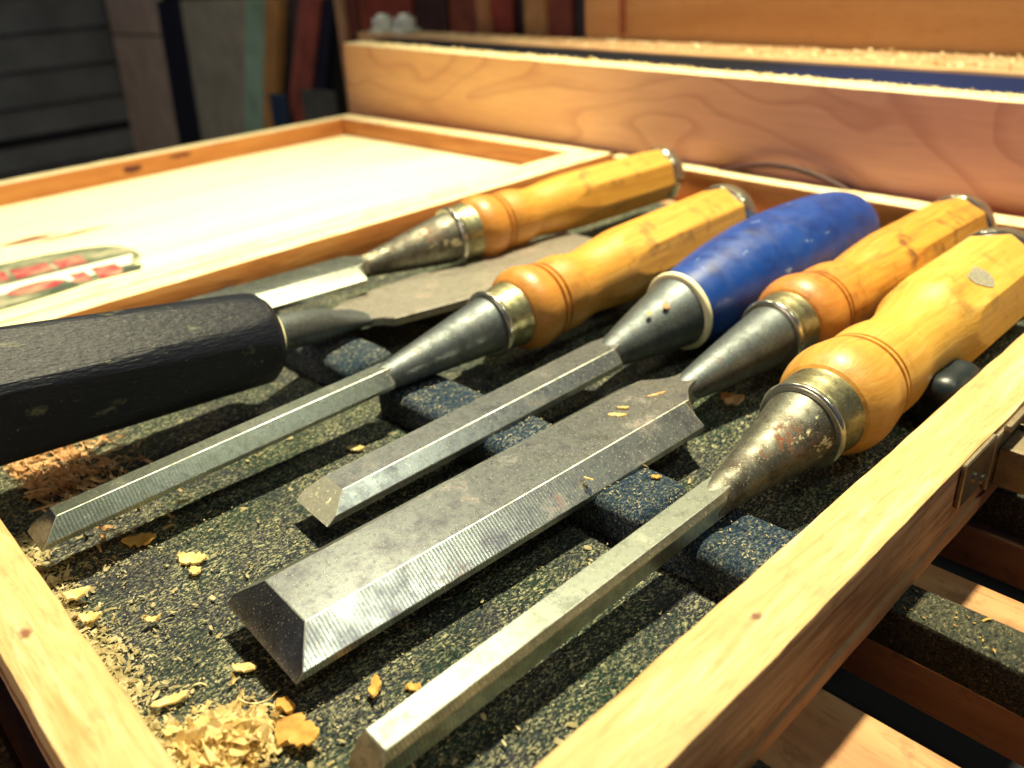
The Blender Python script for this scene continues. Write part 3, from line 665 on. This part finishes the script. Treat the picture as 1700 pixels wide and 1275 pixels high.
bm = bmesh.new(); box(bm, -2010, 200, 770, 790, -560, 500); wl = link('back_wall', bm, plain('wall_dark', (.06, .055, .045), .8, .3, 6)); wl['kind'] = 'structure'
bm = bmesh.new(); box(bm, -2300, 600, -700, 900, -600, -560); fl = link('floor', bm, plain('floor_concrete', (.08, .075, .065), .8, .3, 20)); fl['kind'] = 'structure'
K = lambda c, n, v=.2, s=20: plain(n, c, .6, v, s)
Y7 = 700
def at7(name, xt, xb, xt2, xb2, mat, label, cat='board', y=Y7, th=14): return lean(name, xt, xb, xt2-xt, xb2-xb, y, 62, -560, mat, label, cat, th)
def ext(x0, x1, z1):  # extrapolate the slope of an edge from (x0 @62) (x1 @z1) down to -560
    return x0 + (x1-x0)*(62+560)/(62-z1)
bmn = K((.72, .55, .36), 'board_beige')
pb = thing('beige_board', 'beige upright board with one horizontal joint, beside the grey siding', 'board', (-1.85, .7, -.5), None, 'boards leaning against the workshop wall')
for (z0, z1) in ((3, 62+60), (-560, -1)):
    f = lambda z: (-1945 + (z-66)*.19*-.0 - (66-z)*.165, -1694 - (66-z)*.175)
    a0, b0 = f(z0); a1, b1 = f(z1)
    bm = bmesh.new(); hexa(bm, [(a0, Y7, z0), (b0, Y7, z0), (b0, Y7+14, z0), (a0, Y7+14, z0), (a1, Y7, z1), (b1, Y7, z1), (b1, Y7+14, z1), (a1, Y7+14, z1)])
    bevel(bm, 1, 1); o = link('board_piece', bm, bmn, pb); o.location = (1.85, -.7, .5)
at7('black_board', -1694, ext(-1694, -1741, -202), -1590, ext(-1590, -1627, -183), K((.014, .016, .028), 'board_black', .3), 'narrow black board between the beige and grey green panels', th=20)
at7('wall_panel', -1589, ext(-1589, -1626, -183), -1300, ext(-1300, -1400, -142), K((.52, .48, .31), 'panel_grey_green'), 'wide dull grey green panel left of the green strip', 'panel', th=10)
at7('green_board', -1320, ext(-1320, -1410, -142), -1256, ext(-1256, -1338, -131), K((.42, .66, .42), 'board_green', .3, 14), 'pale green painted narrow board', y=686, th=12)
at7('yellow_board', -1255.5, ext(-1255.5, -1337.5, -131), -1212, ext(-1212, -1294, -120), K((.66, .33, .09), 'board_yellow'), 'yellow pine narrow board beside the green one', y=684, th=14)
at7('dark_board', -1211, ext(-1211, -1293, -120), -1172, ext(-1172, -1240, -56), K((.07, .06, .05), 'board_dark'), 'dark narrow board left of the red brown ones', y=702)
at7('pink_board', -1171, ext(-1171, -1245, -76), -1150, ext(-1150, -1225, -76), K((.42, .12, .07), 'board_pink'), 'pinkish brown lath, left of the two reddish ones', y=692)
at7('red_board', -1149, ext(-1149, -1240, -116), -1109, ext(-1109, -1200, -110), K((.40, .10, .06), 'board_red', .3), 'dark red brown board, right of the pink lath', y=690)
lean('blue_offcut', -1290, -1320, 48, 55, 680, -74, -560, K((.03, .06, .10), 'offcut_blue'), 'dark blue offcut standing low in front of the red boards', 'offcut', 8)
at7('black_lath', -1108, ext(-1108, -1170, -56), -1084, ext(-1084, -1150, -80), K((.012, .014, .03), 'lath_black'), 'black lath just left of the tan post', y=694)
lean('grey_offcut', -1195, -1215, 90, 95, 684, -62, -560, K((.12, .12, .09), 'offcut_grey', .4), 'grey offcut standing low beside the plank end', 'offcut', 6)
cols = [(-936, -921, (.60, .34, .16), 'tan post at the left end of the board rack'), (-920, -897, (.16, .04, .02), 'dark brown board beside the tan post'),
        (-896, -882, (.52, .26, .12), 'narrow light brown board left of the bolts'), (-881, -789, (.28, .055, .025), 'wide red brown board behind the bolts'),
        (-788, -736, (.055, .022, .015), 'near black board right of the bolts'), (-735, -684, (.24, .07, .03), 'brown red board with a tan neighbour'),
        (-683, -665, (.55, .24, .09), 'tan narrow board in the middle of the rack'), (-664, -634, (.32, .06, .03), 'bright red brown board in the rack'),
        (-633, -616, (.04, .03, .025), 'black narrow board in the rack'), (-615, -588, (.60, .30, .10), 'orange tan board in the rack'),
        (-587, -558, (.30, .075, .04), 'reddish board with a scratched edge'), (-557, -540, (.06, .045, .05), 'dark grey board next to the plywood panel')]
for i, (a, b, c, lab) in enumerate(cols):
    sl = 8*math.sin(i*2.3)
    lean('rack_board', a, a-10+sl, b-a, b-a, 600 + (i % 3)*5, 140, -560, K(c, 'rack_wood_%s' % 'abcdefghijkl'[i], .35, 30), lab, 'board', 16, group='boards standing in the rack behind the ledge')

# ---------------------------------------------------------------- bench under the box: cross bars over planks
for i, (y0, lab) in enumerate(((24, 'dark bench bar under the front of the tray'), (79.5, 'dark bench bar below the middle of the tray'), (138.5, 'dark dusty bench bar crossing out from under the tray at the lower right'), (194, 'dark bench bar under the latch at the right edge'), (250, 'dark bench bar behind the latch'), (306, 'dark bench bar under the back rail'))):
    bm = bmesh.new(); box(bm, -600, 190, y0, y0+11.5, -31.5, -20.8); bevel(bm, 1.6, 2)
    bmesh.ops.subdivide_edges(bm, edges=[e for e in bm.edges if e.calc_length() > .1], cuts=60, use_grid_fill=True)
    for v in bm.verts: v.co.z += noise.noise(v.co*120)*.0004; v.co.y += noise.noise(v.co*90+Vector((3, 0, 0)))*.0005
    o = link('bench_bar', bm, M_bar, None, smooth=40); tag(o, lab, 'bar', 'bars of the bench top')
M_pl = wood('bench_plank', (.36, .16, .07), (.48, .24, .10), (.56, .32, .15), (.12, 1, 1), 70, .6, .4, (.25, .08, .03), dirt=.5)
for i, (y0, y1, lab) in enumerate(((62, 121.5, 'orange plank low under the bars at the bottom right corner'), (140, 172.5, 'narrow reddish plank seen between two bars'), (192, 226, 'plank below the bar under the latch'), (246, 340, 'plank low under the back of the tray'), (-20, 42, 'dusty brown plank under the front rail'))):
    o = vb('bench_plank', boxpts(-620, 260, y0, y1, -44, -31.9), M_pl, None, .8); tag(o, lab, 'plank', 'planks below the bench bars')
bm = bmesh.new(); box(bm, -700, 400, -200, 450, -90, -80); o = link('bench_underside', bm, plain('bench_black', (.006, .006, .012), .8)); o['kind'] = 'structure'
# debris covered board at the lower left
M_deb = foam_mat('dirty_board', (.07, .04, .018), (.10, .07, .03), (.30, .18, .06), .6)
bm = bmesh.new(); box(bm, -520, -60, -120, 2, -40, -27); bevel(bm, 1, 1); o = link('dusty_board', bm, M_deb); tag(o, 'dark sawdust covered board below the front rail at the lower left', 'board')

# ---------------------------------------------------------------- shavings
def flake(bm, pos, L, W, yaw, curl, tilt=0., roll=0., seg=3, thick=.0, rag=.25, rnd=random):
    """bent ragged flake; mm"""
    q = Matrix.Rotation(yaw, 3, 'Z') @ Matrix.Rotation(tilt, 3, 'Y') @ Matrix.Rotation(roll, 3, 'X')
    rows = []
    for i in range(seg+1):
        s = i/seg - .5; a = s*curl
        if abs(curl) > 1e-3: x = math.sin(a)/curl*L; z = (1-math.cos(a))/curl*L
        else: x = s*L; z = 0
        ww = W*(.55 + .45*math.cos(s*2.4)) * (1 + rag*rnd.uniform(-1, 1))
        rows.append([bm.verts.new((Vector(pos) + q @ Vector((x, -ww/2 + rag*W*.3*rnd.uniform(-1, 1), z))) * MM), bm.verts.new((Vector(pos) + q @ Vector((x, ww/2, z + .1*W*rnd.uniform(-1, 1)))) * MM)])
    for a, b in zip(rows, rows[1:]): bm.faces.new((a[0], b[0], b[1], a[1]))
def shaving(label, pos, L, W, yaw, curl, mat, thick=.35, tilt=0, roll=0, seg=10, seed=0, name='wood_shaving', group='loose wood shavings'):
    rn = random.Random(seed+int(L*10)); bm = bmesh.new(); n = 5
    q = Matrix.Rotation(yaw, 3, 'Z') @ Matrix.Rotation(tilt, 3, 'Y') @ Matrix.Rotation(roll, 3, 'X'); rows = []
    for i in range(seg+1):
        s = i/seg - .5; a = s*curl
        x = math.sin(a)/curl*L if abs(curl) > 1e-3 else s*L; z = (1-math.cos(a))/curl*L if abs(curl) > 1e-3 else 0
        env = (1-abs(2*s)**2.5)**.6 if abs(s) < .499 else .18
        l = -W/2*env*(1+.35*rn.uniform(-1, 1)); r = W/2*env*(1+.35*rn.uniform(-1, 1))
        rows.append([bm.verts.new((q @ Vector((x + .25*L/seg*rn.uniform(-1, 1), l+(r-l)*k/n, z + .12*W*noise.noise(Vector((x*.9, k*.7, seed))) + .06*rn.uniform(-1, 1))))*MM) for k in range(n+1)])
    for a, b in zip(rows, rows[1:]):
        for k in range(n): bm.faces.new((a[k], b[k], b[k+1], a[k+1]))
    bmesh.ops.recalc_face_normals(bm, faces=bm.faces[:])
    bmesh.ops.solidify(bm, geom=bm.faces[:], thickness=thick*MM)
    o = link(name, bm, mat, None, smooth=50, loc=Vector(pos)*MM); tag(o, label, 'wood shaving', group); return o
F = -15.6
shaving('longer pale chip lying on the wide blade', (-115.6, 138.2, -1.55), 4.4, 1.5, .65, .3, M_chip, .3, seed=1)
shaving('shorter pale chip just beside the longer one on the wide blade', (-116.6, 141.4, -1.5), 3.2, 1.0, .6, .2, M_chip, .3, seed=2)
shaving('small white three cornered chip on the near sloping side of the wide blade', (-104.0, 114.6, -3.2), 2.2, 1.4, .2, .2, M_chip, .3, seed=3, roll=-.5)
shaving('rusty brown sliver lying on the wide blade near its shoulder', (-114.6, 152.5, -1.3), 6.0, .9, 1.25, .1, M_redchip, .25, seed=30)
shaving('thin tan chip lying at the tip of the blue handled chisel', (-146.0, 73.8, -8.6), 3.6, 1.0, .3, .2, M_chip, .3, seed=4, tilt=0)
shaving('large pale flake lying alone on the foam left of the wide blade', (-161, 46, F+.6), 7.0, 3.2, .55, .5, M_chip, .5, seed=5)
shaving('small flake right below the large pale flake', (-156, 44.3, F+.4), 3.0, 2.2, .2, .3, M_chip, .4, seed=6)
shaving('crumbly yellow shaving close to the front rail', (-176.5, 40.5, F+.8), 7.5, 4.0, 1.0, .9, M_amber, .5, seed=7)
shaving('pointed amber chip in the shadow between wide blade and narrow blade', (-99.7, 52.2, F+.8), 5.2, 2.0, -.75, .5, M_amber, .5, seed=8)
shaving('small amber chip next to the narrow right blade', (-95.2, 57.5, F+.4), 2.8, 1.6, .5, .3, M_amber, .4, seed=9)
shaving('tan square chip just under the tip of the wide blade', (-107.5, 38.8, F+1.2), 4.0, 2.6, .2, .3, M_amber, .6, seed=10)
shaving('flat pale oval flake above the shaving pile', (-121.8, 38.2, F+.5), 4.6, 2.0, .65, .3, M_chip, .5, seed=11)
shaving('big frayed amber shaving on the right of the pile', (-100.0, 37.0, F+2.0), 8.5, 5.0, .35, .9, M_amber, .5, seed=12, roll=.2)
shaving('curled pale shaving against the front rail, upper one', (-165.5, 23.2, F+2.0), 6.0, 3.0, 1.2, 1.2, M_chip, .5, seed=13)
shaving('curled pale shaving against the front rail, lower one', (-156.5, 22.6, F+1.6), 5.0, 2.4, .9, 1.0, M_chip, .5, seed=14)
shaving('curled tan chip beside the socket of the wide chisel', (-110.5, 181.5, F+2.5), 6.5, 4.0, .4, 1.5, M_redchip, .5, seed=15, roll=.3)
shaving('small ring curl on the dusty foam', (-147, 31.5, F+1), 4.6, 1.3, .9, 2.6, M_chip, .35, seed=16)
shaving('yellow crumb below the thin left blade', (-142.0, 78.5, F+.5), 3.6, 2.4, .3, .4, M_chip, .4, seed=17) if False else None
shaving('pale yellow crumb right of the foam ridge shadow', (-172.5, 97.6, F+.5), 4.6, 2.2, .7, .5, M_chip, .4, seed=18)
shaving('pale upright splinter near the bottom of the tray', (-124.2, 25.2, F+1.2), 6.5, 2.0, 1.3, .5, M_chip, .4, seed=19)
shaving('amber fleck beside the ridge block below the wide blade', (-96.2, 128.5, -6.6), 2.4, 1.2, .6, .4, M_amber, .3, seed=20)
# piles and dust that nobody could count
rn = random.Random(3)
def on_blade(x, y): return False
bm = bmesh.new()
for k in range(1500):
    a = rn.uniform(0, 2*math.pi); r = abs(rn.gauss(0, 1)); cx, cy = rn.choice(((-108.5, 28.5), (-106, 32), (-113, 25), (-104.5, 25)))
    x = cx + math.cos(a)*r*3.6; y = cy + math.sin(a)*r*3.4
    if y < 18.5: continue
    hh = 4.6*math.exp(-((x+108)**2+(y-28.5)**2)/40); LL = min(6, .5*math.exp(abs(rn.gauss(0, 1.15))))
    flake(bm, (x, y, F + hh*rn.uniform(.2, 1)), LL*rn.uniform(.8, 1.3), LL*rn.uniform(.12, .6), rn.uniform(0, 6.28), rn.uniform(-2.4, 2.4), rn.uniform(-.8, .8), rn.uniform(-1.2, 1.2), rag=.5, rnd=rn)
for k in range(90):       # longer torn curls in and round the pile
    a = rn.uniform(0, 6.28); rr_ = abs(rn.gauss(0, 1))
    x = -108 + math.cos(a)*rr_*8; y = 28 + math.sin(a)*rr_*6
    if y < 18.5 or x > -70: continue
    flake(bm, (x, y, F + rn.uniform(.1, 2.8)*math.exp(-((x+108)**2+(y-28)**2)/60)), rn.uniform(4, 9), rn.uniform(.3, 1.1), rn.uniform(0, 6.28), rn.uniform(1.5, 5.5)*rn.choice((-1, 1)), rn.uniform(-.2, .2), rn.uniform(-1.2, 1.2), seg=9, rag=.4, rnd=rn)
o = link('shaving_pile', bm, M_chip); o['kind'] = 'stuff'
bm = bmesh.new()
for k in range(620):
    x = -224 + rn.gauss(0, 16); y = 29 + abs(rn.gauss(0, 11))
    if y < 18.5 or x < -298: continue
    flake(bm, (x, y, F + rn.uniform(.1, 2.2)), rn.uniform(1.5, 7.5), rn.uniform(.25, 1.0), rn.gauss(.6, .8), rn.uniform(-3.2, 3.2), rn.uniform(-.25, .25), rn.uniform(-.9, .9), seg=6, rnd=rn)
o = link('curly_shavings', bm, M_redchip); o['kind'] = 'stuff'
bm = bmesh.new(); cnt = 0
while cnt < 21000:
    x = rn.uniform(-298, -60); y = 18.5 + 300*rn.random()**1.8
    d = math.exp(-max(0, (y-22))/38.) * (1.0 if x > -215 else .6) + .10
    d *= .25 + 1.5*max(0, .5 + noise.noise(Vector((x*.06, y*.06, 1))))
    if rn.random() > d: cnt += .35; continue
    cnt += 1; big = rn.random() < .05
    L = rn.uniform(.9, 2.0) if big else rn.uniform(.15, .65)
    z = F + rn.uniform(-.05, .35)
    flake(bm, (x, y, z), L, L*rn.uniform(.2, .55), rn.uniform(0, 6.28), rn.uniform(-1, 1), rn.uniform(-.35, .35), rn.uniform(-.6, .6), seg=2, rnd=rn)
# some dust along the front rail, on ridges and on bars
for k in range(1500):
    x = rn.uniform(-200, -90); y = 17.8 + abs(rn.gauss(0, 3.2))
    L = rn.uniform(.5, 2.6); flake(bm, (x, y, F + rn.uniform(0, 1.6)*math.exp(-(y-17.8)/4)), L, L*rn.uniform(.2, .5), rn.uniform(0, 6.28), rn.uniform(-1.5, 1.5), rn.uniform(-.5, .5), rn.uniform(-.8, .8), seg=2, rnd=rn)
for k in range(900):
    x = rn.uniform(-255, -60); y = rn.uniform(116, 131)
    if -129 < x < -115.5 or -201 < x < -186.5: continue
    L = rn.uniform(.2, .8); flake(bm, (x, y, -6.9 + rn.uniform(0, .3)), L, L*rn.uniform(.2, .5), rn.uniform(0, 6.28), rn.uniform(-1, 1), rn.uniform(-.3, .3), rn.uniform(-.5, .5), seg=2, rnd=rn)
o = link('wood_dust', bm, M_dust); o['kind'] = 'stuff'
bm = bmesh.new()
for y0 in (79.5, 138.5, 194, 250):
    for k in range(160):
        x = rn.uniform(-44, 150); L = min(2.4, .3*math.exp(abs(rn.gauss(0, .9))))
        flake(bm, (x, y0 + rn.uniform(1.5, 10), -20.5 + rn.uniform(0, .3)), L, L*rn.uniform(.2, .5), rn.uniform(0, 6.28), rn.uniform(-1, 1), rn.uniform(-.3, .3), rn.uniform(-.5, .5), seg=2, rnd=rn)
for k in range(900):
    x = rn.uniform(-330, -80); L = rn.uniform(.8, 4)
    flake(bm, (x, rn.uniform(-50, 1), -26.8 + rn.uniform(0, .8)), L, L*rn.uniform(.2, .5), rn.uniform(0, 6.28), rn.uniform(-1, 1), rn.uniform(-.3, .3), rn.uniform(-.5, .5), seg=2, rnd=rn)
o = link('bench_dust', bm, M_amber); o['kind'] = 'stuff'
# sawdust fringe along the plank and ledge tops
bm = bmesh.new()
for k in range(2200):
    x = rn.uniform(-570, -60); s = (x+575)/585; zt = 48.6 - 10.1*s; yf = 371 - 17*s; u = 1-abs(rn.gauss(0, .35))
    y = yf + .8 + 15*min(1, max(0, u))
    if noise.noise(Vector((x*.05, y*.2, 7))) < -.12: continue
    L = min(2.8, .5*math.exp(abs(rn.gauss(0, .8)))); flake(bm, (x, y, zt + rn.uniform(0, .9)), L, L*rn.uniform(.3, .8), rn.uniform(0, 6.28), rn.uniform(-1.5, 1.5), rn.uniform(-.7, .7), rn.uniform(-.9, .9), seg=2, rnd=rn)
for k in range(1500):
    x = rn.uniform(-690, -110); s = (x+706)/726; zt = 46 - 7*s
    L = rn.uniform(.8, 2.8); flake(bm, (x, rn.uniform(455 - 24*s, 482), zt + rn.uniform(0, 1.2)), L, L*rn.uniform(.3, .8), rn.uniform(0, 6.28), rn.uniform(-1.5, 1.5), rn.uniform(-.7, .7), rn.uniform(-.9, .9), seg=2, rnd=rn)
o = link('sawdust_fringe', bm, M_fuzz); o['kind'] = 'stuff'
